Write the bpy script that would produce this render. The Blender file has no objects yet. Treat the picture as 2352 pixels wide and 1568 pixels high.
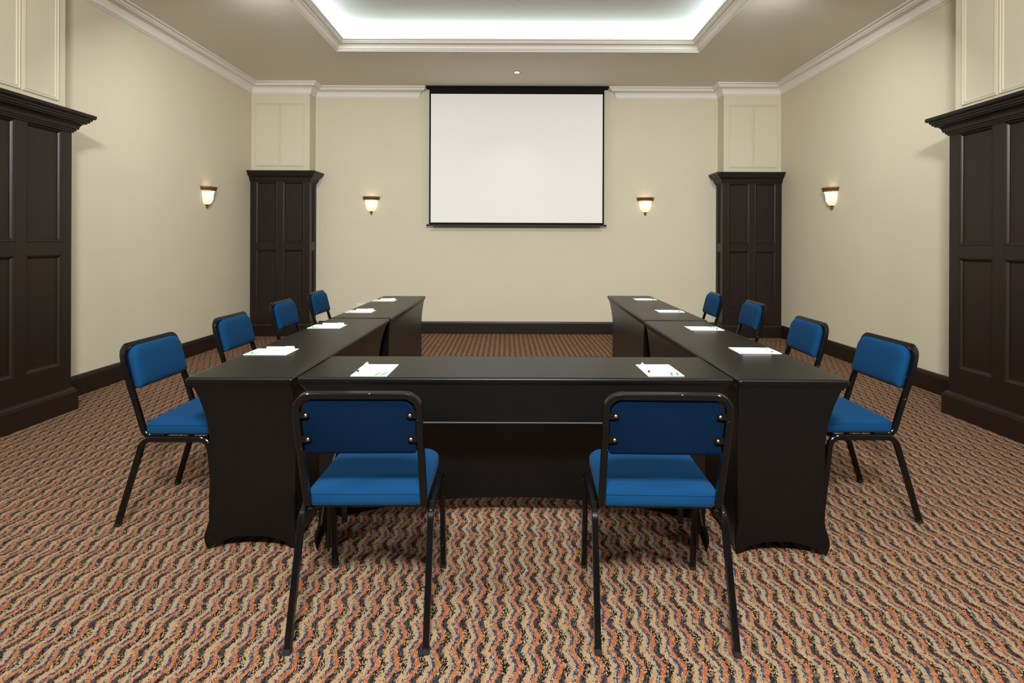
import bpy, bmesh, math, random
from mathutils import Vector, Matrix
random.seed(7)
PI = math.pi
sc = bpy.context.scene
C = sc.collection

# ------------------------------------------------------------------ camera
cam_d = bpy.data.cameras.new('camera')
cam = bpy.data.objects.new('camera', cam_d); C.objects.link(cam)
cam.location = (0, 0, 1.33)
cam.rotation_euler = (PI/2, -0.0035, 0)
cam_d.sensor_width = 36
cam_d.lens = 36*1250/2352
cam_d.shift_x = -12/2352
cam_d.shift_y = -225/2352
cam_d.clip_start = 0.02
sc.camera = cam

# ------------------------------------------------------------------ world, view
w = bpy.data.worlds.new('world'); sc.world = w; w.use_nodes = True
w.node_tree.nodes['Background'].inputs[0].default_value = (1, .95, .88, 1)
w.node_tree.nodes['Background'].inputs[1].default_value = 0.0
vs = sc.view_settings
vs.view_transform = 'Standard'; vs.look = 'None'; vs.gamma = 1; vs.use_curve_mapping = False
vs.exposure = 0.18
sc.cycles.use_denoising = True
sc.cycles.max_bounces = 10
sc.cycles.diffuse_bounces = 6
sc.cycles.sample_clamp_indirect = 8

# ------------------------------------------------------------------ lights
def area(name, loc, rot, sx, sy, power, col, shape='RECTANGLE', spread=PI):
    l = bpy.data.lights.new(name, 'AREA'); l.shape = shape; l.size = sx; l.size_y = sy
    l.energy = power; l.color = col; l.spread = spread
    o = bpy.data.objects.new(name, l); C.objects.link(o); o.location = loc; o.rotation_euler = rot
    return o
CZ = 3.61                       # ceiling height
COOL = (0.86, 1.0, 0.98)
WARM = (0.955, 0.99, 0.985)
KEY, SIDE, COVE = 450, 34, 4.6
area('key_bounce_light', (0.0, -0.75, 3.50), (math.radians(50), 0, 0), .75, .75, KEY, WARM, 'DISK')  # unseen key, stands in for flash bounced off the rear ceiling
SIDE_FILLS = [(-2.38, 4.68), (2.38, 4.68), (-2.4, .5), (2.4, .5)]  # fill lights added out of view to even out the walls
for lx, ly in SIDE_FILLS:
    area('side_fill_light', (lx, ly, 3.52), (math.radians(34 if ly > 3 else 20), 0, 0), .3, .3, SIDE*(.85 if ly > 3 else 1.25), WARM, 'DISK', 2.75)
area('cove_light', (0, 6.412, 3.694), (PI+.7, 0, 0), 4.2, .03, COVE, COOL)
area('cove_light', (0, 1.388, 3.694), (PI-.7, 0, 0), 4.2, .03, COVE, COOL)
area('cove_light', (-2.112, 3.9, 3.694), (PI, .7, 0), .03, 5.0, COVE*1.2, COOL)
area('cove_light', (2.112, 3.9, 3.694), (PI, -.7, 0), .03, 5.0, COVE*1.2, COOL)

# ------------------------------------------------------------------ materials
def nt(name):
    m = bpy.data.materials.new(name); m.use_nodes = True
    t = m.node_tree; b = t.nodes['Principled BSDF']
    return m, t, b
def N(t, kind, **kw):
    n = t.nodes.new(kind)
    for k, v in kw.items(): setattr(n, k, v)
    return n
def plain(name, col, rough=.5, metal=0, spec=.5, bump=0, bscale=200, emit=None, estr=0):
    m, t, b = nt(name)
    b.inputs['Base Color'].default_value = (*col, 1)
    b.inputs['Roughness'].default_value = rough
    b.inputs['Metallic'].default_value = metal
    b.inputs['Specular IOR Level'].default_value = spec
    if emit:
        b.inputs['Emission Color'].default_value = (*emit, 1); b.inputs['Emission Strength'].default_value = estr
    if bump:
        tc = N(t, 'ShaderNodeTexCoord'); n = N(t, 'ShaderNodeTexNoise'); n.inputs['Scale'].default_value = bscale
        n.inputs['Detail'].default_value = 4
        bp = N(t, 'ShaderNodeBump'); bp.inputs['Strength'].default_value = bump; bp.inputs['Distance'].default_value = .002
        t.links.new(tc.outputs['Object'], n.inputs['Vector']); t.links.new(n.outputs[0], bp.inputs['Height'])
        t.links.new(bp.outputs[0], b.inputs['Normal'])
    return m
def mathn(t, op, a, b=None, c=None):
    n = N(t, 'ShaderNodeMath', operation=op)
    for i, v in enumerate((a, b, c)):
        if v is None: continue
        if isinstance(v, (int, float)): n.inputs[i].default_value = v
        else: t.links.new(v, n.inputs[i])
    return n.outputs[0]
def mixc(t, fac, a, b):
    n = N(t, 'ShaderNodeMix', data_type='RGBA')
    if isinstance(fac, (int, float)): n.inputs[0].default_value = fac
    else: t.links.new(fac, n.inputs[0])
    for i, v in ((6, a), (7, b)):
        if isinstance(v, tuple): n.inputs[i].default_value = (*v, 1)
        else: t.links.new(v, n.inputs[i])
    return n.outputs[2]

def wall_paint(name, c1, c2):
    """emulsion over a fine woven lining: faint mottling and a linen grain"""
    m, t, b = nt(name)
    tc = N(t, 'ShaderNodeTexCoord')
    n = N(t, 'ShaderNodeTexNoise'); n.inputs['Scale'].default_value = 1.6; n.inputs['Detail'].default_value = 3
    t.links.new(tc.outputs['Object'], n.inputs['Vector'])
    mp = N(t, 'ShaderNodeMapping'); mp.inputs['Scale'].default_value = (420, 420, 60)
    g = N(t, 'ShaderNodeTexNoise'); g.inputs['Scale'].default_value = 1.0
    t.links.new(tc.outputs['Object'], mp.inputs[0]); t.links.new(mp.outputs[0], g.inputs['Vector'])
    col = mixc(t, n.outputs[0], c1, c2)
    t.links.new(col, b.inputs['Base Color'])
    b.inputs['Roughness'].default_value = .62
    b.inputs['Specular IOR Level'].default_value = .25
    bp = N(t, 'ShaderNodeBump'); bp.inputs['Strength'].default_value = .12; bp.inputs['Distance'].default_value = .001
    t.links.new(g.outputs[0], bp.inputs['Height']); t.links.new(bp.outputs[0], b.inputs['Normal'])
    return m

def wood_mat():
    m, t, b = nt('dark_stained_wood')
    tc = N(t, 'ShaderNodeTexCoord')
    mp = N(t, 'ShaderNodeMapping'); mp.inputs['Scale'].default_value = (45, 45, 2.2)
    n = N(t, 'ShaderNodeTexNoise'); n.inputs['Scale'].default_value = 1.0; n.inputs['Detail'].default_value = 6
    n2 = N(t, 'ShaderNodeTexNoise'); n2.inputs['Scale'].default_value = 2.3
    t.links.new(tc.outputs['Object'], mp.inputs[0]); t.links.new(mp.outputs[0], n.inputs['Vector'])
    t.links.new(tc.outputs['Object'], n2.inputs['Vector'])
    c1 = mixc(t, n.outputs[0], (.006, .0045, .0032), (.018, .0115, .0075))
    c2 = mixc(t, mathn(t, 'MULTIPLY', n2.outputs[0], .6), c1, (.022, .009, .006))
    t.links.new(c2, b.inputs['Base Color'])
    b.inputs['Roughness'].default_value = .38
    b.inputs['Specular IOR Level'].default_value = .34
    bp = N(t, 'ShaderNodeBump'); bp.inputs['Strength'].default_value = .08; bp.inputs['Distance'].default_value = .001
    t.links.new(n.outputs[0], bp.inputs['Height']); t.links.new(bp.outputs[0], b.inputs['Normal'])
    return m

def carpet_mat():
    """woven carpet: wavering stripes of tan, blue, orange and black yarn"""
    m, t, b = nt('patterned_carpet')
    tc = N(t, 'ShaderNodeTexCoord'); sp = N(t, 'ShaderNodeSeparateXYZ')
    t.links.new(tc.outputs['Object'], sp.inputs[0])
    X, Y = sp.outputs[0], sp.outputs[1]
    xr = mathn(t, 'ADD', X, mathn(t, 'MULTIPLY', Y, .02))
    xs = mathn(t, 'SNAP', xr, .0021)
    col_id = mathn(t, 'MULTIPLY', xs, 137.13)
    wn0 = N(t, 'ShaderNodeTexWhiteNoise', noise_dimensions='1D'); t.links.new(col_id, wn0.inputs['W'])
    yo = mathn(t, 'ADD', Y, mathn(t, 'MULTIPLY', wn0.outputs[0], .006))
    ys = mathn(t, 'SNAP', yo, .0054)
    cb = N(t, 'ShaderNodeCombineXYZ'); t.links.new(xs, cb.inputs[0]); t.links.new(ys, cb.inputs[1])
    wn = N(t, 'ShaderNodeTexWhiteNoise', noise_dimensions='3D')
    sc_ = N(t, 'ShaderNodeVectorMath', operation='SCALE'); sc_.inputs['Scale'].default_value = 91.7
    t.links.new(cb.outputs[0], sc_.inputs[0]); t.links.new(sc_.outputs[0], wn.inputs['Vector'])
    wcol = N(t, 'ShaderNodeSeparateColor'); t.links.new(wn.outputs['Color'], wcol.inputs[0])
    R1, R2, R3 = wcol.outputs
    mp = N(t, 'ShaderNodeMapping'); mp.inputs['Scale'].default_value = (110, 55, 1)
    nz = N(t, 'ShaderNodeTexNoise'); nz.inputs['Scale'].default_value = 1; nz.inputs['Detail'].default_value = 1
    t.links.new(cb.outputs[0], mp.inputs[0]); t.links.new(mp.outputs[0], nz.inputs['Vector'])
    v = mathn(t, 'DIVIDE', ys, .127)
    tri = mathn(t, 'SUBTRACT', mathn(t, 'MULTIPLY', mathn(t, 'PINGPONG', v, .5), 4), 1)   # -1 at clumps, +1 between
    u = mathn(t, 'DIVIDE', xs, .0645)
    u = mathn(t, 'SUBTRACT', u, mathn(t, 'MULTIPLY', tri, .175))
    u = mathn(t, 'ADD', u, mathn(t, 'MULTIPLY', mathn(t, 'SUBTRACT', nz.outputs[0], .5), .27))
    u = mathn(t, 'ADD', u, mathn(t, 'MULTIPLY', mathn(t, 'SUBTRACT', R2, .5), .085))
    wf = mathn(t, 'FRACT', mathn(t, 'ADD', u, 100.0))
    def ramp(stops):
        r = N(t, 'ShaderNodeValToRGB'); r.color_ramp.interpolation = 'CONSTANT'
        e = r.color_ramp.elements
        while len(e) > 1: e.remove(e[-1])
        e[0].position = stops[0][0]; e[0].color = (*stops[0][1], 1)
        for p_, c_ in stops[1:]:
            k = e.new(p_); k.color = (*c_, 1)
        t.links.new(wf, r.inputs[0]); return r.outputs[0]
    TAN, BLU, ORG, BLK, GRY = (.275, .188, .105), (.024, .032, .062), (.265, .074, .027), (.009, .008, .008), (.045, .045, .050)
    colA = ramp([(0, ORG), (.12, TAN), (.27, BLU), (.47, ORG), (.66, BLK), (.98, ORG)])
    denA = ramp([(0, (.36,)*3), (.12, (.02,)*3), (.27, (.5,)*3), (.47, (.72,)*3), (.66, (1,)*3), (.98, (.4,)*3)])
    colB = ramp([(0, BLK), (.07, TAN), (.15, (.16, .13, .10)), (.29, BLU), (.46, ORG), (.70, BLK)])
    denB = ramp([(0, (.55,)*3), (.07, (.02,)*3), (.15, (.26,)*3), (.29, (.88,)*3), (.46, (.83,)*3), (.70, (.66,)*3)])
    sel = mathn(t, 'GREATER_THAN', mathn(t, 'ADD', tri, mathn(t, 'MULTIPLY', mathn(t, 'SUBTRACT', R3, .5), .35)), -.15)
    col = mixc(t, sel, colA, colB); den = mixc(t, sel, denA, denB)
    # grey flecks inside the dark clumps
    isblk = mathn(t, 'GREATER_THAN', wf, .66)
    gf = mathn(t, 'MULTIPLY', mathn(t, 'MULTIPLY', isblk, mathn(t, 'SUBTRACT', 1.0, sel)), mathn(t, 'GREATER_THAN', R2, .5))
    col = mixc(t, gf, col, GRY)
    use = mathn(t, 'LESS_THAN', R1, den)
    col = mixc(t, use, TAN, col)
    # yarn tone variation
    fn = N(t, 'ShaderNodeTexNoise'); fn.inputs['Scale'].default_value = 900; fn.inputs['Detail'].default_value = 1
    t.links.new(tc.outputs['Object'], fn.inputs['Vector'])
    vfac = mathn(t, 'ADD', mathn(t, 'MULTIPLY', fn.outputs[0], .7), .65)
    hsv = N(t, 'ShaderNodeHueSaturation'); t.links.new(col, hsv.inputs['Color']); t.links.new(vfac, hsv.inputs['Value'])
    t.links.new(hsv.outputs[0], b.inputs['Base Color'])
    b.inputs['Roughness'].default_value = .95
    b.inputs['Specular IOR Level'].default_value = .05
    bp = N(t, 'ShaderNodeBump'); bp.inputs['Strength'].default_value = .5; bp.inputs['Distance'].default_value = .002
    t.links.new(fn.outputs[0], bp.inputs['Height']); t.links.new(bp.outputs[0], b.inputs['Normal'])
    return m

def fabric_mat(name, c1, c2, rough=.85, sheen=.25):
    m, t, b = nt(name)
    tc = N(t, 'ShaderNodeTexCoord')
    w_ = N(t, 'ShaderNodeTexWave', wave_type='BANDS', bands_direction='DIAGONAL'); w_.inputs['Scale'].default_value = 240
    w_.inputs['Distortion'].default_value = 1.5
    n = N(t, 'ShaderNodeTexNoise'); n.inputs['Scale'].default_value = 500; n.inputs['Detail'].default_value = 3
    t.links.new(tc.outputs['Object'], w_.inputs['Vector']); t.links.new(tc.outputs['Object'], n.inputs['Vector'])
    f = mathn(t, 'ADD', mathn(t, 'MULTIPLY', w_.outputs['Fac'], .45), mathn(t, 'MULTIPLY', n.outputs[0], .55))
    t.links.new(mixc(t, f, c1, c2), b.inputs['Base Color'])
    b.inputs['Roughness'].default_value = rough
    b.inputs['Specular IOR Level'].default_value = .04
    b.inputs['Sheen Weight'].default_value = sheen; b.inputs['Sheen Roughness'].default_value = .5
    b.inputs['Sheen Tint'].default_value = (.3, .55, 1, 1)
    bp = N(t, 'ShaderNodeBump'); bp.inputs['Strength'].default_value = .35; bp.inputs['Distance'].default_value = .001
    t.links.new(f, bp.inputs['Height']); t.links.new(bp.outputs[0], b.inputs['Normal'])
    return m

def spandex_mat():
    """thin black stretch knit: satin sheen, very slightly see-through"""
    m, t, b = nt('black_stretch_fabric')
    tc = N(t, 'ShaderNodeTexCoord')
    n = N(t, 'ShaderNodeTexNoise'); n.inputs['Scale'].default_value = 700; n.inputs['Detail'].default_value = 2
    mp = N(t, 'ShaderNodeMapping'); mp.inputs['Scale'].default_value = (3, 42, 10)
    n2 = N(t, 'ShaderNodeTexNoise'); n2.inputs['Scale'].default_value = 1; n2.inputs['Detail'].default_value = 3
    t.links.new(tc.outputs['Object'], n.inputs['Vector'])
    t.links.new(tc.outputs['Object'], mp.inputs[0]); t.links.new(mp.outputs[0], n2.inputs['Vector'])
    t.links.new(mixc(t, n2.outputs[0], (.0018, .0017, .0016), (.0038, .0036, .0034)), b.inputs['Base Color'])
    b.inputs['Roughness'].default_value = .34
    b.inputs['Specular IOR Level'].default_value = .27
    h = mathn(t, 'ADD', mathn(t, 'MULTIPLY', n.outputs[0], .3), mathn(t, 'MULTIPLY', n2.outputs[0], 1.2))
    bp = N(t, 'ShaderNodeBump'); bp.inputs['Strength'].default_value = .22; bp.inputs['Distance'].default_value = .0015
    t.links.new(h, bp.inputs['Height']); t.links.new(bp.outputs[0], b.inputs['Normal'])
    tr = N(t, 'ShaderNodeBsdfTransparent'); mx = N(t, 'ShaderNodeMixShader'); mx.inputs[0].default_value = .009
    t.links.new(b.outputs[0], mx.inputs[1]); t.links.new(tr.outputs[0], mx.inputs[2])
    t.links.new(mx.outputs[0], t.nodes['Material Output'].inputs[0])
    return m

def worn_metal():
    m, t, b = nt('worn_black_enamel')
    tc = N(t, 'ShaderNodeTexCoord'); n = N(t, 'ShaderNodeTexNoise'); n.inputs['Scale'].default_value = 55; n.inputs['Detail'].default_value = 6
    t.links.new(tc.outputs['Object'], n.inputs['Vector'])
    chip = mathn(t, 'GREATER_THAN', n.outputs[0], .735)
    t.links.new(mixc(t, chip, (.004, .004, .004), (.30, .29, .27)), b.inputs['Base Color'])
    b.inputs['Roughness'].default_value = .16; b.inputs['Specular IOR Level'].default_value = .25
    return m

def glass_shade():
    m, t, b = nt('frosted_shade_glass')
    tr = N(t, 'ShaderNodeBsdfTranslucent'); tr.inputs[0].default_value = (1, .93, .80, 1)
    df = N(t, 'ShaderNodeBsdfDiffuse'); df.inputs[0].default_value = (.85, .78, .68, 1)
    mx = N(t, 'ShaderNodeMixShader'); mx.inputs[0].default_value = .5
    t.links.new(tr.outputs[0], mx.inputs[1]); t.links.new(df.outputs[0], mx.inputs[2])
    em = N(t, 'ShaderNodeEmission'); em.inputs[0].default_value = (1, .84, .62, 1); em.inputs[1].default_value = .12
    ad = N(t, 'ShaderNodeAddShader'); t.links.new(mx.outputs[0], ad.inputs[0]); t.links.new(em.outputs[0], ad.inputs[1])
    t.links.new(ad.outputs[0], t.nodes['Material Output'].inputs[0])
    return m

M_WALL = wall_paint('cream_wall_paint', (.64, .575, .44), (.675, .61, .47))
M_CEIL = wall_paint('ceiling_paint', (.77, .73, .65), (.79, .75, .67))
M_COVE = wall_paint('white_cove_paint', (.78, .80, .80), (.81, .83, .83))
M_TRIM = plain('white_plaster_trim', (.80, .76, .70), .5, spec=.3, bump=.08, bscale=60)
M_WOOD = wood_mat()
M_CARPET = carpet_mat()
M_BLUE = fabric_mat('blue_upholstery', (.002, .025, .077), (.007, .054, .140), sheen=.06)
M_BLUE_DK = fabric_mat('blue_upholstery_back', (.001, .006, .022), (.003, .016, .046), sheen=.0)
M_ENAMEL = worn_metal()
M_CLOTH = spandex_mat()
M_HEM = plain('cloth_hem', (.05, .047, .047), .7)
M_PAPER = plain('white_paper', (.90, .90, .90), .6)
M_PEN = plain('white_pen_plastic', (.85, .86, .88), .25)
M_PENBLUE = plain('navy_pen_plastic', (.012, .025, .10), .3)
M_GREEN = plain('green_print', (.06, .42, .13), .6)
M_GREYPRINT = plain('grey_print', (.35, .42, .38), .6)
M_SCREW = plain('steel_screw', (.7, .68, .64), .3, 1)
M_SCREEN = plain('projection_fabric', (.90, .88, .855), .8, spec=.1)
M_BLACKFAB = plain('black_border_fabric', (.008, .0075, .007), .85, spec=.12)
M_BLACKMET = plain('black_metal', (.015, .014, .013), .4)
M_BRONZE = plain('aged_gold_resin', (.17, .105, .045), .5, .2, bump=.5, bscale=90)
M_RUST = plain('red_brown_resin', (.19, .062, .025), .5, .2, bump=.8, bscale=120)
M_GLASS = glass_shade()
M_SOCKET = plain('white_switch_plastic', (.78, .75, .71), .4)
M_RUBBER = plain('black_rubber', (.008, .008, .008), .6)
M_UNSEENWALL = plain('dark_unseen_wall', (.035, .035, .035), .9)  # dark tone chosen for the unseen end wall to cut reflections
M_BOARD = plain('table_board', (.10, .075, .05), .5)
M_LAMP = plain('lamp_lens', (.9, .9, .9), .4, emit=(1, .96, .88), estr=9)
M_RING = plain('brass_ring', (.45, .32, .16), .35, .6)
M_ADDEDLAMP = plain('added_lamp_diffuser', (.9, .9, .9), .4, emit=(1, .95, .85), estr=.3)  # faint glow for the added lamps

# ------------------------------------------------------------------ mesh helpers
class MB:
    def __init__(s): s.v = []; s.f = []
    def box(s, x0, x1, y0, y1, z0, z1):
        k = len(s.v)
        s.v += [(x, y, z) for z in (z0, z1) for x, y in ((x0, y0), (x1, y0), (x1, y1), (x0, y1))]
        s.f += [tuple(k+i for i in q) for q in ((3, 2, 1, 0), (4, 5, 6, 7), (0, 1, 5, 4), (1, 2, 6, 5), (2, 3, 7, 6), (3, 0, 4, 7))]
    def loft(s, rings, closed=True, cap0=True, cap1=True):
        k = len(s.v); n = len(rings[0])
        for r in rings: s.v += [tuple(p) for p in r]
        for i in range(len(rings)-1):
            for j in range(n if closed else n-1):
                a = k+i*n+j; b_ = k+i*n+(j+1) % n
                s.f.append((a, b_, b_+n, a+n))
        if cap0: s.f.append(tuple(k+j for j in reversed(range(n))))
        if cap1: s.f.append(tuple(k+(len(rings)-1)*n+j for j in range(n)))
    def lathe(s, prof, c=(0, 0), seg=24, a0=0, a1=2*PI, sy=1.0, cap=True):
        full = abs(a1-a0-2*PI) < 1e-6
        m = seg if full else seg+1
        rings = [[(c[0]+r*math.cos(a0+(a1-a0)*j/seg), c[1]+sy*r*math.sin(a0+(a1-a0)*j/seg), z) for j in range(m)] for r, z in prof]
        s.loft(rings, full, cap and full, cap and full)
    def sweep2d(s, path, prof, side=1, closed=False, caps=True):
        """sweep a profile of (out, z) along a plan path; out is to the left (side=1) or right (-1)"""
        n = len(path); P = [Vector(p) for p in path]
        rings = []
        for i in range(n):
            def nrm(a, b_):
                d = (b_-a).normalized(); return Vector((-d.y, d.x))*side
            if closed: n1 = nrm(P[i-1], P[i]); n2 = nrm(P[i], P[(i+1) % n])
            else:
                n1 = nrm(P[i-1], P[i]) if i > 0 else nrm(P[0], P[1])
                n2 = nrm(P[i], P[i+1]) if i < n-1 else n1
            m_ = (n1+n2).normalized(); m_ = m_/max(.2, m_.dot(n1))
            rings.append([(P[i].x+m_.x*o, P[i].y+m_.y*o, z) for o, z in prof])
        if closed: rings.append(rings[0])
        s.loft(rings, False if closed else True, caps and not closed, caps and not closed)
        if closed:
            pass
    def frame(s, o, ux, uz, un, w_, h, prof):
        """rectangular moulding on a wall face: profile of (inset, height)"""
        o = Vector(o); ux = Vector(ux); uz = Vector(uz); un = Vector(un)
        rings = []
        for a, b_ in prof:
            rings.append([o+ux*x+uz*z+un*b_ for x, z in ((a, a), (w_-a, a), (w_-a, h-a), (a, h-a))])
        s.loft(rings, True, False, False)
    def tube(s, pts, w_, h=None, n=4, bev=.25, ref=None, cap=True):
        """square section tube with chamfered corners (n=4) or a round one"""
        h = h or w_
        if n == 4:
            c = bev
            sec = [(1, 1-c), (1-c, 1), (c-1, 1), (-1, 1-c), (-1, c-1), (c-1, -1), (1-c, -1), (1, c-1)]
        else: sec = [(math.cos(2*PI*i/n), math.sin(2*PI*i/n)) for i in range(n)]
        P = [Vector(p) for p in pts]; rings = []
        T = []
        for i in range(len(P)):
            a = P[max(0, i-1)]; b_ = P[min(len(P)-1, i+1)]; T.append((b_-a).normalized())
        u = Vector(ref) if ref else Vector((1, 0, 0))
        if abs(u.dot(T[0])) > .9: u = Vector((0, 0, 1))
        u = (u-T[0]*u.dot(T[0])).normalized()
        for i in range(len(P)):
            if i > 0:
                q = T[i-1].rotation_difference(T[i]); u = q @ u
                u = (u-T[i]*u.dot(T[i])).normalized()
            v_ = T[i].cross(u)
            rings.append([P[i]+u*(a*w_/2)+v_*(b_*h/2) for a, b_ in sec])
        s.loft(rings, True, cap, cap)
    def build(s, name, mat, parent=None, smooth=35, bevel=0, solid=0):
        me = bpy.data.meshes.new(name); me.from_pydata(s.v, [], s.f); me.update()
        bm = bmesh.new(); bm.from_mesh(me)
        bmesh.ops.remove_doubles(bm, verts=bm.verts, dist=1e-6)
        bmesh.ops.recalc_face_normals(bm, faces=bm.faces); bm.to_mesh(me); bm.free()
        if smooth:
            me.polygons.foreach_set('use_smooth', [True]*len(me.polygons))
            me.set_sharp_from_angle(angle=math.radians(smooth))
        me.materials.append(mat)
        o = bpy.data.objects.new(name, me); C.objects.link(o)
        if parent: o.parent = parent
        if bevel:
            md = o.modifiers.new('bevel', 'BEVEL'); md.width = bevel; md.segments = 2; md.limit_method = 'ANGLE'
        if solid:
            md = o.modifiers.new('solidify', 'SOLIDIFY'); md.thickness = solid; md.offset = 0
        return o

def fillet(pts, radii, seg=7):
    P = [Vector(p) for p in pts]; out = [P[0]]
    for i in range(1, len(P)-1):
        r = radii[i-1] if isinstance(radii, (list, tuple)) else radii
        a = (P[i-1]-P[i]); b_ = (P[i+1]-P[i]); la, lb = a.length, b_.length; a.normalize(); b_.normalize()
        ang = a.angle(b_)
        if r <= 0 or ang > PI-1e-3: out.append(P[i]); continue
        d = min(r/math.tan(ang/2), la*.49, lb*.49); r2 = d*math.tan(ang/2)
        c = P[i]+(a+b_).normalized()*(r2/math.sin(ang/2))
        s0 = P[i]+a*d-c; s1 = P[i]+b_*d-c; tot = s0.angle(s1)
        ax = s0.cross(s1).normalized()
        for k in range(seg+1):
            out.append(c+Matrix.Rotation(tot*k/seg, 3, ax) @ s0)
    out.append(P[-1]); return out

def rrect(w_, h, r, seg=5, cx=0, cy=0):
    """rounded rectangle loop; r may be four radii (br, tr, tl, bl)"""
    if not isinstance(r, (list, tuple)): r = (r,)*4
    pts = []
    for (sx, sy, a0), rr in zip(((1, -1, -PI/2), (1, 1, 0), (-1, 1, PI/2), (-1, -1, PI)), r):
        for k in range(seg+1):
            a = a0+PI/2*k/seg
            pts.append((cx+sx*(w_/2-rr)+rr*math.cos(a), cy+sy*(h/2-rr)+rr*math.sin(a)))
    return pts

def empty(name, loc, rz=0):
    o = bpy.data.objects.new(name, None); C.objects.link(o); o.location = loc; o.rotation_euler = (0, 0, rz)
    o.empty_display_size = .1
    return o
def tag(o, label, cat, group=None):
    o['label'] = label; o['category'] = cat
    if group: o['group'] = group
    return o
def struct(o, label=None):
    o['kind'] = 'structure'
    if label: o['label'] = label
    return o
def copy_tree(o, parent=None):
    c = o.copy(); C.objects.link(c)
    if parent: c.parent = parent
    for ch in list(o.children): copy_tree(ch, c)
    return c

# ------------------------------------------------------------------ room
XL, XR, YB, YN = -3.81, 3.77, 8.02, -3.0
# floor
mb = MB(); mb.box(XL-.2, XR+.2, YN-.2, YB+.2, -.05, 0)
struct(mb.build('floor', M_CARPET, smooth=0))
# walls (with the chimney-like piers behind the dark panelling)
mb = MB(); mb.box(XL-.2, XL, YN-.2, YB+.2, 0, CZ+.4); mb.box(XL-.01, -3.56, 3.46, 4.28, 2.30, CZ); mb.box(XL-.01, -3.62, 3.52, 4.22, 0, 2.31)
struct(mb.build('wall_left', M_WALL, smooth=0))
mb = MB(); mb.box(XR, XR+.2, YN-.2, YB+.2, 0, CZ+.4); mb.box(3.45, XR+.01, 3.46, 4.288, 2.30, CZ); mb.box(3.51, XR+.01, 3.52, 4.22, 0, 2.31)
struct(mb.build('wall_right', M_WALL, smooth=0))
mb = MB(); mb.box(XL, XR, YB, YB+.2, 0, CZ+.4); mb.box(XL, -2.975, 7.79, YB+.01, 2.30, CZ); mb.box(2.95, XR, 7.79, YB+.01, 2.30, CZ); mb.box(XL, -3.04, 7.85, YB+.01, 0, 2.31); mb.box(3.01, XR, 7.85, YB+.01, 0, 2.31)
struct(mb.build('wall_back', M_WALL, smooth=0))
mb = MB(); mb.box(XL, XR, YN-.2, YN, 0, CZ+.4)
struct(mb.build('wall_front', M_UNSEENWALL, smooth=0))  # unseen end wall, kept dark so black surfaces reflect less
# ceiling with the tray recess
HX, HY0, HY1, CU = 2.14, 1.36, 6.44, 3.888
mb = MB()
mb.box(XL-.2, -HX, YN-.2, YB+.2, CZ, CZ+.05); mb.box(HX, XR+.2, YN-.2, YB+.2, CZ, CZ+.05)
mb.box(-HX, HX, YN-.2, HY0, CZ, CZ+.05); mb.box(-HX, HX, HY1, YB+.2, CZ, CZ+.05)
ceil = struct(mb.build('ceiling', M_CEIL, smooth=0))
mb = MB()
mb.box(-HX-.05, HX+.05, HY0-.05, HY1+.05, CU, CU+.05)
mb.box(-HX-.05, -HX, HY0-.05, HY1+.05, CZ+.05, CU); mb.box(HX, HX+.05, HY0-.05, HY1+.05, CZ+.05, CU)
mb.box(-HX, HX, HY0-.05, HY0, CZ+.05, CU); mb.box(-HX, HX, HY1, HY1+.05, CZ+.05, CU)
r_ = mb.build('tray_recess', M_COVE, ceil, smooth=0)
# tray moulding
def cove(p0, p1, n=6, bulge=-1):
    """quarter-curve between two profile points"""
    out = []
    for k in range(1, n):
        a = PI/2*k/n
        if bulge < 0: x = p0[0]+(p1[0]-p0[0])*(1-math.cos(a)); z = p0[1]+(p1[1]-p0[1])*math.sin(a)
        else: x = p0[0]+(p1[0]-p0[0])*math.sin(a); z = p0[1]+(p1[1]-p0[1])*(1-math.cos(a))
        out.append((x, z))
    return out
tp = [(-.022, CZ+.002), (-.022, CZ-.010), (-.006, CZ-.012), (-.004, CZ-.002), (.010, CZ), (.012, CZ+.010), (.024, CZ+.013)]
tp += cove((.024, CZ+.013), (.070, CZ+.058)) + [(.070, CZ+.058), (.080, CZ+.060), (.080, CZ+.070), (.090, CZ+.073), (.093, CZ+.085),
      (.108, CZ+.090), (.110, CZ+.104), (.100, CZ+.106), (.060, CZ+.075), (.020, CZ+.045), (-.004, CZ+.045), (-.004, CZ+.006)]
rect = [(-HX, HY0), (HX, HY0), (HX, HY1), (-HX, HY1)]
mb = MB(); mb.sweep2d(rect, tp+[tp[0]], 1, closed=True)
struct(mb.build('trim_1', M_TRIM, smooth=40))
# crown moulding
cp = [(0, 3.455), (.010, 3.455), (.010, 3.463), (.017, 3.466), (.017, 3.474), (.024, 3.477)]
cp += cove((.024, 3.477), (.088, 3.556)) + [(.088, 3.556), (.097, 3.557), (.097, 3.566), (.108, 3.570), (.112, 3.580), (.112, 3.585), (.128, 3.590), (.137, 3.600), (.137, CZ+.004), (0, CZ+.004)]
pl = [(XL, YN), (XL, 3.46), (-3.56, 3.46), (-3.56, 4.28), (XL, 4.28), (XL, 7.79), (-2.975, 7.79), (-2.975, YB), (-1.465, YB), (-1.465, YB+.2)]
pr = [(XR, YN), (XR, 3.46), (3.45, 3.46), (3.45, 4.288), (XR, 4.288), (XR, 7.79), (2.95, 7.79), (2.95, YB), (1.465, YB), (1.465, YB+.2)]
mb = MB(); mb.sweep2d(pl, cp, -1); struct(mb.build('trim_2', M_TRIM, smooth=40))
mb = MB(); mb.sweep2d(pr, cp, 1); struct(mb.build('trim_3', M_TRIM, smooth=40))
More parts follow.
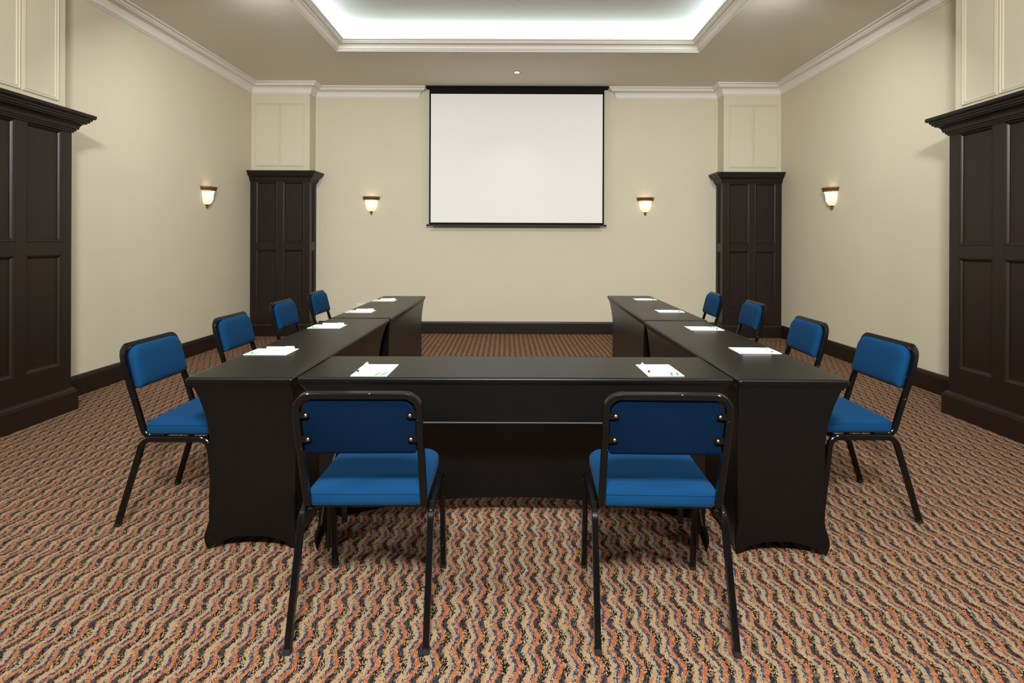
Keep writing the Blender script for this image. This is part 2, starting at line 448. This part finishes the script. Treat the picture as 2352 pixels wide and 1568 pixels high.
# skirting boards
bp_ = [(0, 0), (.022, 0), (.022, .148), (.017, .153), (.017, .158), (.010, .176), (0, .180)]
for nm, path, sd in (('baseboard_left', [(XL, YN), (XL, 3.43)], -1), ('baseboard_left', [(XL, 4.33), (XL, 7.72)], -1),
                     ('baseboard_right', [(XR, YN), (XR, 3.43)], 1), ('baseboard_right', [(XR, 4.33), (XR, 7.72)], 1),
                     ('baseboard_back', [(-2.92, YB), (2.90, YB)], -1)):
    mb = MB(); mb.sweep2d(path, bp_, sd); struct(mb.build(nm, M_WOOD))
# picture-frame mouldings on the piers
fp = [(0, -.003), (0, .007), (.007, .010), (.012, .004), (.017, .003), (.021, .007), (.028, .005), (.031, 0), (.031, -.003)]
def pier_frames(name, o, ux, un, spans, z0, z1):
    mb = MB()
    for a, b_ in spans: mb.frame(Vector(o)+Vector(ux)*a+Vector((0, 0, z0)), ux, (0, 0, 1), un, b_-a, z1-z0, fp)
    struct(mb.build(name, M_WALL, smooth=25))
pier_frames('trim_4', (-3.75, 7.79, 0), (1, 0, 0), (0, -1, 0), ((0, .349), (.352, .70)), 2.424, 3.327)
pier_frames('trim_5', (3.025, 7.79, 0), (1, 0, 0), (0, -1, 0), ((0, .349), (.352, .70)), 2.424, 3.327)
pier_frames('trim_6', (-3.56, 3.56, 0), (0, 1, 0), (1, 0, 0), ((0, .33), (.345, .655)), 2.42, 3.327)
pier_frames('trim_7', (3.45, 4.222, 0), (0, -1, 0), (-1, 0, 0), ((0, .312), (.327, .655)), 2.41, 3.327)

# ------------------------------------------------------------------ dark panelled pier casings
def casing(loc, rz, W, D, lside, rside, label):
    """local: front face at y=0 facing -y, x from 0 to W, depth D towards +y"""
    t = empty('panelled_pier_casing', loc, rz); tag(t, label, 'wall panelling', 'dark wood casings round the four wall piers')
    T = .026; ZB, ZT = .17, 2.215
    st = .088
    fr = MB(); pan = []
    def face(o, ux, un, width, stiles):
        """frame of stiles and rails with four (or two) openings; o at bottom left of the face"""
        o = Vector(o); ux = Vector(ux); un = Vector(un)
        def slab(a0, a1, z0, z1, n0, n1, dst):
            ps = [o+ux*a+un*n for a in (a0, a1) for n in (n0, n1)]
            xs = [p.x for p in ps]; ys = [p.y for p in ps]
            dst.box(min(xs), max(xs), min(ys), max(ys), z0, z1)
        cols = []
        x = 0
        for wd in stiles: cols.append((x, x+wd[0])); x += wd[0]+wd[1]
        for a, b_ in cols: slab(a, b_, ZB, ZT, -T, 0, fr)
        for k in range(len(cols)-1):
            a, b_ = cols[k][1], cols[k+1][0]
            for z0, z1 in ((ZB, .373), (1.232, 1.328), (2.195, ZT)): slab(a-.001, b_+.001, z0, z1, -T, -.001, fr)
            for z0, z1 in ((.373, 1.232), (1.328, 2.195)): pan.append((o, ux, un, a, b_, z0, z1, slab))
    mid = (W-3*st)/2
    face((0, 0, 0), (1, 0, 0), (0, -1, 0), W, [(st, mid), (st, mid), (st, 0)])
    sw = max(.05, D-T-.115)
    if rside: face((W, T, 0), (0, 1, 0), (1, 0, 0), D-T, [(.05, sw), (.065, 0)])
    if lside: face((0, D, 0), (0, -1, 0), (-1, 0, 0), D-T, [(.065, sw), (.05, 0)])
    fr.build('frame', M_WOOD, t, smooth=0, bevel=.0018)
    mprof = [(0, -.014), (0, -.001), (.004, .001), (.008, -.002), (.014, -.004), (.020, -.009), (.023, -.014), (.026, -.017), (.026, -.022)]
    for (o, ux, un, a, b_, z0, z1, slab) in pan:
        m_ = MB(); slab(a-.002, b_+.002, z0-.002, z1+.002, -.034, -.019, m_)
        p_ = m_.build('panel', M_WOOD, t, smooth=0)
        m_ = MB(); m_.frame(o+ux*a+Vector((0, 0, z0)), ux, (0, 0, 1), un, b_-a, z1-z0, mprof)
        m_.build('panel_moulding', M_WOOD, p_, smooth=20)
    cprof = [(-.01, 2.195), (.010, 2.195), (.010, 2.206), (.018, 2.208), (.022, 2.222), (.032, 2.224)]
    cprof += cove((.032, 2.224), (.066, 2.272)) + [(.066, 2.272), (.070, 2.282), (.080, 2.284), (.083, 2.298), (.092, 2.301), (.094, 2.314), (.106, 2.318), (.112, 2.328), (.112, 2.348), (-.01, 2.348)]
    pprof = [(-.01, .0), (.032, .0), (.032, .146), (.026, .150), (.026, .155), (.016, .174), (.004, .181), (-.01, .181)]
    path = []
    if lside: path.append((0, D))
    path += [(0, 0), (W, 0)]
    if rside: path.append((W, D))
    for nm, pf in (('cornice', cprof), ('plinth', pprof)):
        m_ = MB(); m_.sweep2d(path, pf, -1); m_.build(nm, M_WOOD, t, smooth=30)
        if nm == 'cornice':
            pass
    m_ = MB(); m_.box(.0, W, .0, D, 2.335, 2.347); m_.build('top_board', M_WOOD, t, smooth=0)
    return t
casing((-3.81, 7.76, 0), 0, .85, .255, False, True, 'dark wood panelled pier casing in the far left corner')
casing((2.925, 7.76, 0), 0, .845, .255, True, False, 'dark wood panelled pier casing in the far right corner')
casing((-3.53, 3.43, 0), PI/2, .88, .28, True, True, 'large near dark wood panelled pier casing at the left edge of the view')
casing((3.42, 4.31, 0), -PI/2, .88, .35, True, True, 'large near dark wood panelled pier casing at the right edge of the view')

# ------------------------------------------------------------------ projection screen
scr = empty('projection_screen', (-.0125, 7.90, 1.60)); tag(scr, 'large white pull-down projection screen with a black border on the back wall', 'projection screen')
m_ = MB(); m_.box(-1.325, 1.330, -.02, .10, 3.590-1.6, CZ-1.6+.002); m_.build('ceiling_slot_case', M_BLACKFAB, scr, smooth=0)
m_ = MB(); m_.box(-1.270, 1.270, 0, .003, 0, 2.0); m_.build('border', M_BLACKFAB, scr, smooth=0)
m_ = MB()
nx, nz = 40, 30
for i in range(nz+1):
    for j in range(nx+1):
        x = -1.246+2.492*j/nx; z = .031+1.865*i/nz
        m_.v.append((x, -.0035+.0012*math.sin(2.2*x+3*z)*(1-z/2), z))
for i in range(nz):
    for j in range(nx):
        a = i*(nx+1)+j; m_.f.append((a, a+1, a+nx+2, a+nx+1))
m_.build('screen_surface', M_SCREEN, scr)
m_ = MB(); m_.tube([(-1.30, 0, -.008), (1.30, 0, -.008)], .022, n=12); m_.build('weight_bar', M_BLACKMET, scr)
for s_ in (-1, 1):
    m_ = MB(); m_.tube([(s_*1.275, 0, -.008), (s_*1.305, 0, -.008)], .030, n=12); m_.build('end_cap', M_RUBBER, scr)

# ------------------------------------------------------------------ wall lights
def sconce():
    t = empty('wall_sconce', (0, 0, 0))
    A0, A1 = PI, 2*PI            # half round, bulging to local -y
    m_ = MB(); m_.lathe([(.070, 2.002), (.112, 2.002), (.126, 2.010), (.130, 2.004), (.130, 1.994), (.122, 1.988), (.112, 1.985), (.070, 1.985), (.070, 2.002)], seg=24, a0=A0, a1=A1, sy=.95, cap=False)
    m_.build('rim', M_BRONZE, t)
    m_ = MB(); prof = []
    rings = []
    for k, (r, z) in enumerate([(.100, 1.986), (.113, 1.984), (.118, 1.976), (.115, 1.966), (.104, 1.960), (.094, 1.962)]):
        rings.append([((r+(.003*math.sin(j*1.7) if 0 < k < 5 else 0))*math.cos(A0+PI*j/48), .95*(r+(.003*math.sin(j*1.7) if 0 < k < 5 else 0))*math.sin(A0+PI*j/48), z+(.0015*math.sin(j*2.3) if k > 1 else 0)) for j in range(49)])
    m_.loft(rings, False, False, False); m_.build('carved_band', M_RUST, t)
    m_ = MB(); sh = [(.105, 1.962), (.096, 1.950), (.089, 1.935), (.085, 1.915), (.083, 1.890), (.081, 1.865), (.075, 1.840), (.064, 1.818), (.047, 1.801), (.026, 1.790), (.012, 1.786)]
    m_.lathe(sh, seg=28, a0=A0, a1=A1, sy=.95, cap=False)
    m_.build('glass_shade', M_GLASS, t, smooth=60)
    m_ = MB(); m_.lathe([(.030, 1.793), (.024, 1.786), (.010, 1.780), (.007, 1.774), (.013, 1.768), (.014, 1.762), (.009, 1.752), (.002, 1.745)], c=(0, -.016), seg=14)
    m_.build('finial', M_RUST, t)
    m_ = MB(); m_.box(-.055, .055, -.012, 0, 1.83, 1.99); m_.build('back_plate', M_BRONZE, t, smooth=0)
    return t
S0 = sconce()
SC = [((-2.148, YB, 0), 0, 'frosted glass wall sconce on the back wall, left of the projection screen'),
      ((1.883, YB, 0), 0, 'frosted glass wall sconce on the back wall, right of the projection screen'),
      ((XL, 6.66, 0), PI/2, 'frosted glass wall sconce on the left side wall'),
      ((XR, 6.50, 0), -PI/2, 'frosted glass wall sconce on the right side wall')]
for i, (loc, rz, lab) in enumerate(SC):
    o = S0 if i == 0 else copy_tree(S0)
    o.location = loc; o.rotation_euler = (0, 0, rz)
    tag(o, lab, 'wall light', 'frosted bell wall sconces')
    l = bpy.data.lights.new('sconce_bulb_light', 'POINT'); l.energy = .6; l.color = (1, .78, .54); l.shadow_soft_size = .022
    lo = bpy.data.objects.new('sconce_bulb_light', l); C.objects.link(lo)
    lo.location = Matrix.Translation(loc) @ Matrix.Rotation(rz, 4, 'Z') @ Vector((.0, -.045, 1.915))

# ------------------------------------------------------------------ ceiling fittings, socket
dl = empty('ceiling_downlight', (-.012, 7.25, CZ)); tag(dl, 'small round lit downlight in the ceiling above the projection screen', 'ceiling light')
m_ = MB(); m_.lathe([(.034, .0), (.034, -.004), (.052, -.005), (.056, 0), (.034, .0)], seg=28, cap=False); m_.build('ring', M_RING, dl)
m_ = MB(); m_.lathe([(.0005, -.003), (.035, -.002), (.035, .0)], seg=24, cap=False); m_.build('lamp', M_LAMP, dl)
l = bpy.data.lights.new('downlight_beam', 'SPOT'); l.energy = 14; l.color = (1, .86, .68); l.spot_size = 1.5; l.spot_blend = .8; l.shadow_soft_size = .03
lo = bpy.data.objects.new('downlight_beam', l); C.objects.link(lo); lo.location = (-.012, 7.25, CZ-.01)
m_ = MB(); m_.lathe([(.0005, 0), (.024, 0), (.024, -.008), (.018, -.018), (.0005, -.020)], seg=20, cap=False)
o = m_.build('sprinkler_head', plain('grey_plastic', (.25, .25, .25), .5)); o.location = (-.003, 5.672, CU)
tag(o, 'tiny grey round fitting on the lit tray ceiling, at the top edge of the view', 'ceiling fitting')
sk = empty('wall_socket', (-2.29, YB, .40)); tag(sk, 'white double socket plate low on the back wall behind the left tables', 'socket')
m_ = MB(); m_.box(-.073, .073, -.009, 0, -.043, .043); m_.build('plate', M_SOCKET, sk, smooth=0, bevel=.003)
for dx in (-.036, .036):
    m_ = MB(); m_.box(dx-.012, dx+.012, -.012, -.008, .018, .032); m_.build('switch', M_SOCKET, sk, smooth=0, bevel=.001)
# added fixtures for the bounce key and side fills, all beyond the frame
def added_lamp(name, x, y, r):
    t = empty(name, (x, y, CZ))
    tag(t, 'added unseen round lamp on the ceiling border at %s' % ('the camera end' if y < 0 else ('left' if x < 0 else 'right')+(' far part' if y > 3 else ' near part')), 'ceiling light', 'added unseen lamps on the ceiling border')
    m_ = MB(); m_.lathe([(r+.02, 0), (r+.025, -.03), (r+.01, -.045), (r, -.04), (r, 0)], seg=32, cap=False); m_.build('ring', M_TRIM, t)
    m_ = MB(); m_.lathe([(.001, -.035), (r, -.035)], seg=32, cap=False); m_.build('diffuser', M_ADDEDLAMP, t)
added_lamp('added_ceiling_lamp', 0, -.75, .27)
for x, y in SIDE_FILLS: added_lamp('added_ceiling_lamp', x, y, .17)

# ------------------------------------------------------------------ tables
def table(label, x0, y0, x1, y1, width, feet, rises, exps=(2.6,)*4, group='narrow tables under black stretch covers'):
    """x0,y0 -> x1,y1: middle of the near and of the far end of the top. feet: how far each corner is drawn in at the
    floor (dx, dy) for near-left, near-right, far-right, far-left; rises: hem rise of near, right, far, left side"""
    L = math.hypot(x1-x0, y1-y0); ang = math.atan2(-(x1-x0), y1-y0)
    t = empty('banquet_table', ((x0+x1)/2, (y0+y1)/2, 0), ang); tag(t, label, 'table', group)
    hw, hl = width/2, L/2
    m_ = MB(); m_.box(-hw+.012, hw-.012, -hl+.012, hl-.012, .722, .7455); m_.build('tabletop', M_BOARD, t, smooth=0)
    top = [(-hw, -hl), (hw, -hl), (hw, hl), (-hw, hl)]
    foot = [(-hw+feet[0][0], -hl+feet[0][1]), (hw-feet[1][0], -hl+feet[1][1]), (hw-feet[2][0], hl-feet[2][1]), (-hw+feet[3][0], hl-feet[3][1])]
    for k in range(4):
        fx, fy = foot[k]; sx = 1 if fx < 0 else -1; sy = 1 if fy < 0 else -1
        m_ = MB(); m_.tube([(fx+sx*.03, fy+sy*.035, .001), (fx+sx*.03, fy+sy*.035, .725)], .028, n=10); m_.build('leg', M_BLACKMET, t)
    NS = 56
    cols = []                     # (top xy, foot xy, bottom z, near-corner weight)
    for k in range(4):
        ka, kb = k, (k+1) % 4
        for j in range(NS):
            s_ = .5-.5*math.cos(PI*j/NS)
            def mixp(P): return Vector((P[ka][0]*(1-s_)+P[kb][0]*s_, P[ka][1]*(1-s_)+P[kb][1]*s_))
            rise = rises[k]*max(0, 1-abs(2*s_-1)**exps[k])
            side_len = L if k % 2 else width
            dcor = min(s_, 1-s_)*side_len
            tpos = mixp(top)
            rc = .010                       # soft corners
            if dcor < rc: tpos *= 1-.006*(1-dcor/rc)
            cols.append((tpos, mixp(foot), .004+rise, max(0, 1-dcor/.075)))
    levels = [(.7500, .010), (.7490, .004), (.7455, .001), (.7400, 0), (.7310, 0), (.7260, .002), (.7210, .006)]
    rings = []
    def shrink(p, d):
        return Vector((p.x-math.copysign(min(d, abs(p.x)), p.x)*(1 if abs(abs(p.x)-hw) < .02 else abs(p.x)/hw), p.y-math.copysign(min(d, abs(p.y)), p.y)*(1 if abs(abs(p.y)-hl) < .02 else abs(p.y)/hl)))
    for z, ins in levels: rings.append([(*shrink(c[0], ins), z) for c in cols])
    NV = 30
    for i in range(1, NV+1):
        f = (i/NV)**1.05
        ring = []
        for ci, (tp_, fp_, zb, cw) in enumerate(cols):
            z = .721+(zb-.721)*f
            h = (.75-z)/.75
            g = 1-max(0, 1-h/.42)**2.1
            p_ = shrink(tp_, .006).lerp(fp_, g)
            # foot pockets bulge a little, with folds above
            if z < .13 and cw > 0:
                q = math.sin(PI*(.13-z)/.142)*cw
                p_ = p_*(1) + Vector((math.copysign(1, fp_.x), math.copysign(1, fp_.y)))*(.013*q**1.3)
                z2 = z
            fold = .0018*math.sin(ci*1.9+z*34)*max(0, cw)*(1 if z < .25 else .3)
            p_ = p_+Vector((math.copysign(1, fp_.x), math.copysign(1, fp_.y)))*fold
            ring.append((p_.x, p_.y, z))
        rings.append(ring)
    m_ = MB(); m_.loft(rings, True, False, False)
    n = len(cols)
    # top sheet as a grid of strips between opposite sides
    base = rings[0]
    k0 = len(m_.v)
    nx, ny = 6, NS
    left = [base[(3*NS+(NS-j)) % n] for j in range(NS+1)]; right = [base[NS+j] for j in range(NS+1)]
    for j in range(NS+1):
        a = Vector(left[j]); b_ = Vector(right[j])
        for i in range(nx+1):
            # first and last rows follow the end edges
            s_ = i/nx
            m_.v.append(tuple(a.lerp(b_, s_)))
    for j in range(NS):
        for i in range(nx):
            a = k0+j*(nx+1)+i; m_.f.append((a, a+1, a+nx+2, a+nx+1))
    cv = m_.build('stretch_cover', M_CLOTH, t, smooth=50)
    # rolled hem along the bottom edge
    for k in range(4):
        if rises[k] > .3:
            seg = [Vector(rings[-1][(k*NS+j) % n]) for j in range(3, NS-2)]
            m_ = MB(); m_.tube(seg, .007, n=8); m_.build('rolled_hem', M_HEM, cv, smooth=60)
    return t
T_END = .055
table('black covered table of the left arm, nearest the viewer, with two notepads', -1.1895, 2.325, -1.2065, 4.175, .460,
      ((.090, .035), (.0, .035), (.03, .22), (.095, .22)), (T_END, .06, .05, .06))
table('black covered table of the left arm, at its far end near the back wall', -1.2095, 4.205, -1.2345, 5.975, .462,
      ((.105, .03), (.02, .03), (.02, .16), (.105, .16)), (T_END, .06, .05, .06))
table('black covered table of the right arm, nearest the viewer, with two notepads', 1.1865, 2.322, 1.1965, 4.105, .478,
      ((.0, .010), (.110, .0), (.105, .21), (.0, .21)), (T_END, .06, .05, .06))
table('black covered table of the right arm, at its far end near the back wall', 1.2085, 4.135, 1.2495, 6.09, .480,
      ((.0, .03), (.105, .03), (.105, .28), (.02, .28)), (T_END, .06, .05, .06))
table('black covered cross table between the two arms, with raised front cover', -.006, 2.342, -.006, 2.797, 1.888,
      ((.10, .004), (.125, .004), (.125, .165), (.10, .165)), (.553, .05, .10, .05), (16, 2.6, 2.2, 2.6))

# ------------------------------------------------------------------ notepads and pens
PW, PH = .160, .224
def make_pad():
    m_ = MB(); m_.box(-PW/2, PW/2, -PH/2, PH/2, 0, .0028); o = m_.build('notepad', M_PAPER, None, smooth=0)
    def flat(polys, name, mat):
        q = MB()
        for poly in polys:
            k = len(q.v); q.v += [(x, y, .0031) for x, y in poly]; q.f.append(tuple(range(k, k+len(poly))))
        q.build(name, mat, o, smooth=0)
    L_, B_ = -PW/2, -PH/2
    st = []
    for x in (.108, .134):         # two leaning strokes with a small serif at the top, cut off by the bottom edge
        c = [(0, .0005), (.0005, .012), (.003, .026), (.0065, .042), (.012, .058), (.017, .064)]
        lft = [(L_+x+a-.0048, B_+b_) for a, b_ in c]; rgt = [(L_+x+a+.0048, B_+b_) for a, b_ in c]
        rgt[-1] = (rgt[-1][0]+.003, rgt[-1][1])
        for i in range(len(c)-1): st.append([lft[i], rgt[i], rgt[i+1], lft[i+1]])
    st.append([(L_+.088, B_+.014), (L_+.089, B_+.010), (L_+.158, B_+.040), (L_+.157, B_+.045)])
    flat(st, 'printed_mark', M_GREEN)
    dash = []
    for k in range(9):
        x = L_+.012+k*.0045; dash.append([(x, B_+.006), (x+.0028, B_+.006), (x+.0028, B_+.0085), (x, B_+.0085)])
    flat(dash, 'faint_print', M_GREYPRINT)
    return o
def make_pen():
    t = empty('ballpoint_pen', (0, 0, 0))      # lies along local y, tip towards -y
    def cyl(prof, name, mat):
        q = MB(); q.loft([[(r*math.cos(a), y, .0062+r*math.sin(a)) for a in [2*PI*k/14 for k in range(14)]] for r, y in prof]); return q.build(name, mat, t, smooth=50)
    cyl([(.0055, -.072), (.0060, -.068), (.0060, .045), (.0057, .048)], 'barrel', M_PEN)
    cyl([(.0010, -.084), (.0022, -.080), (.0048, -.074), (.0055, -.072)], 'tip', M_PENBLUE)
    cyl([(.0057, .048), (.0062, .050), (.0062, .072), (.0050, .078)], 'cap', M_PEN)
    q = MB(); q.box(-.0022, .0022, .030, .076, .0122, .0142); q.build('clip', M_PEN, t, smooth=0, bevel=.0008)
    q = MB(); q.loft([[(r*math.cos(a)+0, -.050+r*math.sin(a), z) for a in [2*PI*k/12 for k in range(12)]] for r, z in ((.0028, .0118), (.0028, .01235))]); q.build('printed_dot', M_GREEN, t, smooth=0)
    q = MB()
    for k in range(10): q.box(-.0012, .0012, -.040+k*.0055, -.0375+k*.0055, .0119, .01225)
    q.build('faint_print', M_GREYPRINT, t, smooth=0)
    return t
PAD0, PEN0 = make_pad(), make_pen()
ZT = .7502
R90 = PI/2
PENW = ['on cross table, left place', 'on cross table, right place'] + ['%s of four on the %s arm of tables' % (a, b) for b in ('left', 'right') for a in ('nearest', 'second nearest', 'third nearest', 'farthest')]
PADS = [  # x, y, yaw, where, pen offset
    (-.643, 2.480, -.012, 'at the left place of the cross table', -.066, .010, 0),
    (.652, 2.496, .03, 'at the right place of the cross table', -.058, .004, -.05),
    (-1.300, 2.888, -R90, 'on the left arm of tables, nearest of four', -.074, .0, 0),
    (-1.310, 3.767, -R90, 'on the left arm of tables, second nearest of four', -.074, .0, 0),
    (-1.320, 4.600, -R90, 'on the left arm of tables, third nearest of four', -.074, .0, 0),
    (-1.332, 5.485, -R90, 'on the left arm of tables, farthest of four', -.074, .0, 0),
    (1.294, 2.966, R90-.02, 'on the right arm of tables, nearest of four', -.067, .0, 0),
    (1.285, 3.740, R90-.02, 'on the right arm of tables, second nearest of four', -.067, .0, 0),
    (1.315, 4.690, R90-.02, 'on the right arm of tables, third nearest of four', -.067, .0, 0),
    (1.337, 5.690, R90-.02, 'on the right arm of tables, farthest of four', -.067, .0, 0)]
for i, (x, y, a, where, dx, dy, da) in enumerate(PADS):
    o = PAD0 if i == 0 else copy_tree(PAD0)
    o.location = (x, y, ZT); o.rotation_euler = (0, 0, a)
    tag(o, 'white notepad with green mark ' + where, 'notepad', 'white notepads laid out on the tables')
    o = PEN0 if i == 0 else copy_tree(PEN0)
    p_ = Vector((x, y, ZT+.0028)) + Matrix.Rotation(a, 3, 'Z') @ Vector((dx, dy+.012, 0))
    o.location = p_; o.rotation_euler = (0, 0, a+da)
    tag(o, 'white pen on notepad ' + PENW[i], 'pen', 'white pens on the notepads')

# ------------------------------------------------------------------ chairs
def make_chair():
    t = empty('conference_chair', (0, 0, 0))      # origin: middle between the rear feet, facing +y
    TW = .024
    for s_ in (-1, 1):
        x = s_*.224
        xf = s_*.222
        rear = fillet([(x, 0, .006), (s_*.222, .118, .408), (s_*.222, .20, .408)], [.055], 8)
        m_ = MB(); m_.tube(rear, .021, .025, ref=(1, 0, 0)); lg = m_.build('leg', M_ENAMEL, t, smooth=30)
        m_ = MB(); m_.tube([(x, -.001, 0), (x, .003, .016)], .024, .028, ref=(1, 0, 0)); m_.build('foot_tip', M_RUBBER, lg, smooth=30)
        front = fillet([(xf, .473, .006), (xf, .425, .408), (xf, .34, .408)], [.055], 8)
        m_ = MB(); m_.tube(front, .021, .025, ref=(1, 0, 0)); lg = m_.build('leg', M_ENAMEL, t, smooth=30)
        m_ = MB(); m_.tube([(xf, .474, 0), (xf, .472, .016)], .024, .028, ref=(1, 0, 0)); m_.build('foot_tip', M_RUBBER, lg, smooth=30)
        m_ = MB(); m_.tube([(s_*.222, .20, .408), (s_*.222, .34, .408)], .021, .025, ref=(1, 0, 0)); m_.build('side_rail', M_ENAMEL, t, smooth=30)
    for y in (.17, .40):
        m_ = MB(); m_.tube([(-.214, y, .405), (.214, y, .405)], .020, .018, ref=(0, 0, 1)); m_.build('cross_rail', M_ENAMEL, t, smooth=30)
    # back frame: upturned U whose ends hook forward under the seat
    XB = .199
    prof = [(.205, .413), (.112, .412), (.073, .544), (.037, .658), (.013, .740), (-.003, .837)]    # y, z
    P = [(-XB, y, z) for y, z in prof] + [(XB, y, z) for y, z in reversed(prof)]
    pts = fillet(P, [.050, .3, .3, .3, .070, .070, .3, .3, .3, .050], 9)
    m_ = MB(); m_.tube(pts, .022, .024, ref=(1, 0, 0)); m_.build('back_frame', M_ENAMEL, t, smooth=30)
    # seat
    m_ = MB(); W, D, CY = .412, .385, .300
    R = (.030, .055, .055, .030)
    def ring(ins, z, curve=0):
        rr = tuple(max(.006, r-ins*.6) for r in R)
        out = []
        for x, y in rrect(W-2*ins, D-2*ins, rr, 6, 0, CY):
            out.append((x, y, z+curve*((1-(x/(W/2))**2)*(1-((y-CY)/(D/2))**2))))
        return out
    m_.loft([ring(.030, .420), ring(.008, .421), ring(.001, .428), ring(.0, .440), ring(.001, .462), ring(.006, .475), ring(.016, .484), ring(.034, .4895), ring(.07, .493), ring(.12, .495), ring(.17, .4955)])
    st = m_.build('seat', M_BLUE, t, smooth=50)
    m_ = MB(); m_.tube([(*p[:2], .4655) for p in ring(.0005, 0)]+[(*ring(.0005, 0)[0][:2], .4655)], .0014, n=6, cap=False); m_.build('seat_piping', M_BLUE, st, smooth=60)
    # backrest pad in the plane of the frame
    z0, z1 = .629, .827
    def yy(z): return .043+(z-.64)*(-.049/.20)
    def bring(ins, d):
        out = []
        k_ = max(.25, 1-ins/.09)
        for x, z in rrect(.374-2*ins, z1-z0-2*ins, (.012*k_, .058*k_, .058*k_, .012*k_), 6, 0, (z0+z1)/2):
            out.append((x, yy(z)+d, z+d*.24))
        return out
    m_ = MB(); m_.loft([bring(.012, .006), bring(.003, .010), bring(0, .020), bring(.002, .030), bring(.010, .038), bring(.024, .043), bring(.045, .0455), bring(.070, .0465)])
    m_.build('backrest_pad', M_BLUE, t, smooth=50)
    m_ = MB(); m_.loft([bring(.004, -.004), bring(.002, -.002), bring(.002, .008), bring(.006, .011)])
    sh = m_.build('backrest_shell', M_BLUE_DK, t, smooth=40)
    for s_ in (-1, 1):
        for z in (.685, .770):
            y = yy(z)
            pts = [(s_*.190, y-.007, z), (s_*.163, y-.007, z)]
            m_ = MB(); m_.loft([[(s_*.196, y-.010, z-.010), (s_*.196, y-.005, z-.010), (s_*.196, y-.005, z+.010), (s_*.196, y-.010, z+.010)],
                                [(s_*.166, y-.010, z-.010), (s_*.166, y-.005, z-.010), (s_*.166, y-.005, z+.010), (s_*.166, y-.010, z+.010)],
                                [(s_*.158, y-.010, z-.006), (s_*.158, y-.005, z-.006), (s_*.158, y-.005, z+.006), (s_*.158, y-.010, z+.006)]])
            br = m_.build('bracket', M_ENAMEL, t, smooth=0)
            m_ = MB(); m_.loft([[(s_*.169+r*math.cos(a), y+d, z+r*math.sin(a)) for a in [2*PI*k/12 for k in range(12)]] for r, d in ((.0048, -.009), (.0048, -.0115), (.0030, -.013))])
            m_.build('screw', M_SCREW, br, smooth=30)
    return t
CH0 = make_chair()
CHAIRS = [
    (-.516, 1.766, .010, 'blue padded chair seen from behind, at the left place of the cross table', 'front'),
    (.491, 1.764, -.022, 'blue padded chair seen from behind, at the right place of the cross table', 'front'),
    (-1.866, 2.773, -R90, 'blue padded chair on the left side, nearest the viewer', 'left'),
    (-1.920, 3.650, -R90, 'blue padded chair on the left side, second from the viewer', 'left'),
    (-1.965, 4.540, -R90, 'blue padded chair on the left side, third from the viewer', 'left'),
    (-2.000, 5.420, -R90, 'blue padded chair on the left side, farthest from the viewer', 'left'),
    (1.930, 2.830, R90, 'blue padded chair on the right side, nearest the viewer', 'right'),
    (1.908, 3.535, R90-.04, 'blue padded chair on the right side, second from the viewer', 'right'),
    (2.010, 4.590, R90-.04, 'blue padded chair on the right side, third from the viewer', 'right'),
    (1.965, 5.380, R90-.06, 'blue padded chair on the right side, farthest from the viewer', 'right')]
for i, (x, y, a, lab, g) in enumerate(CHAIRS):
    o = CH0 if i == 0 else copy_tree(CH0)
    o.location = (x, y, 0); o.rotation_euler = (0, 0, a)
    tag(o, lab, 'chair', 'blue conference chairs round the tables')
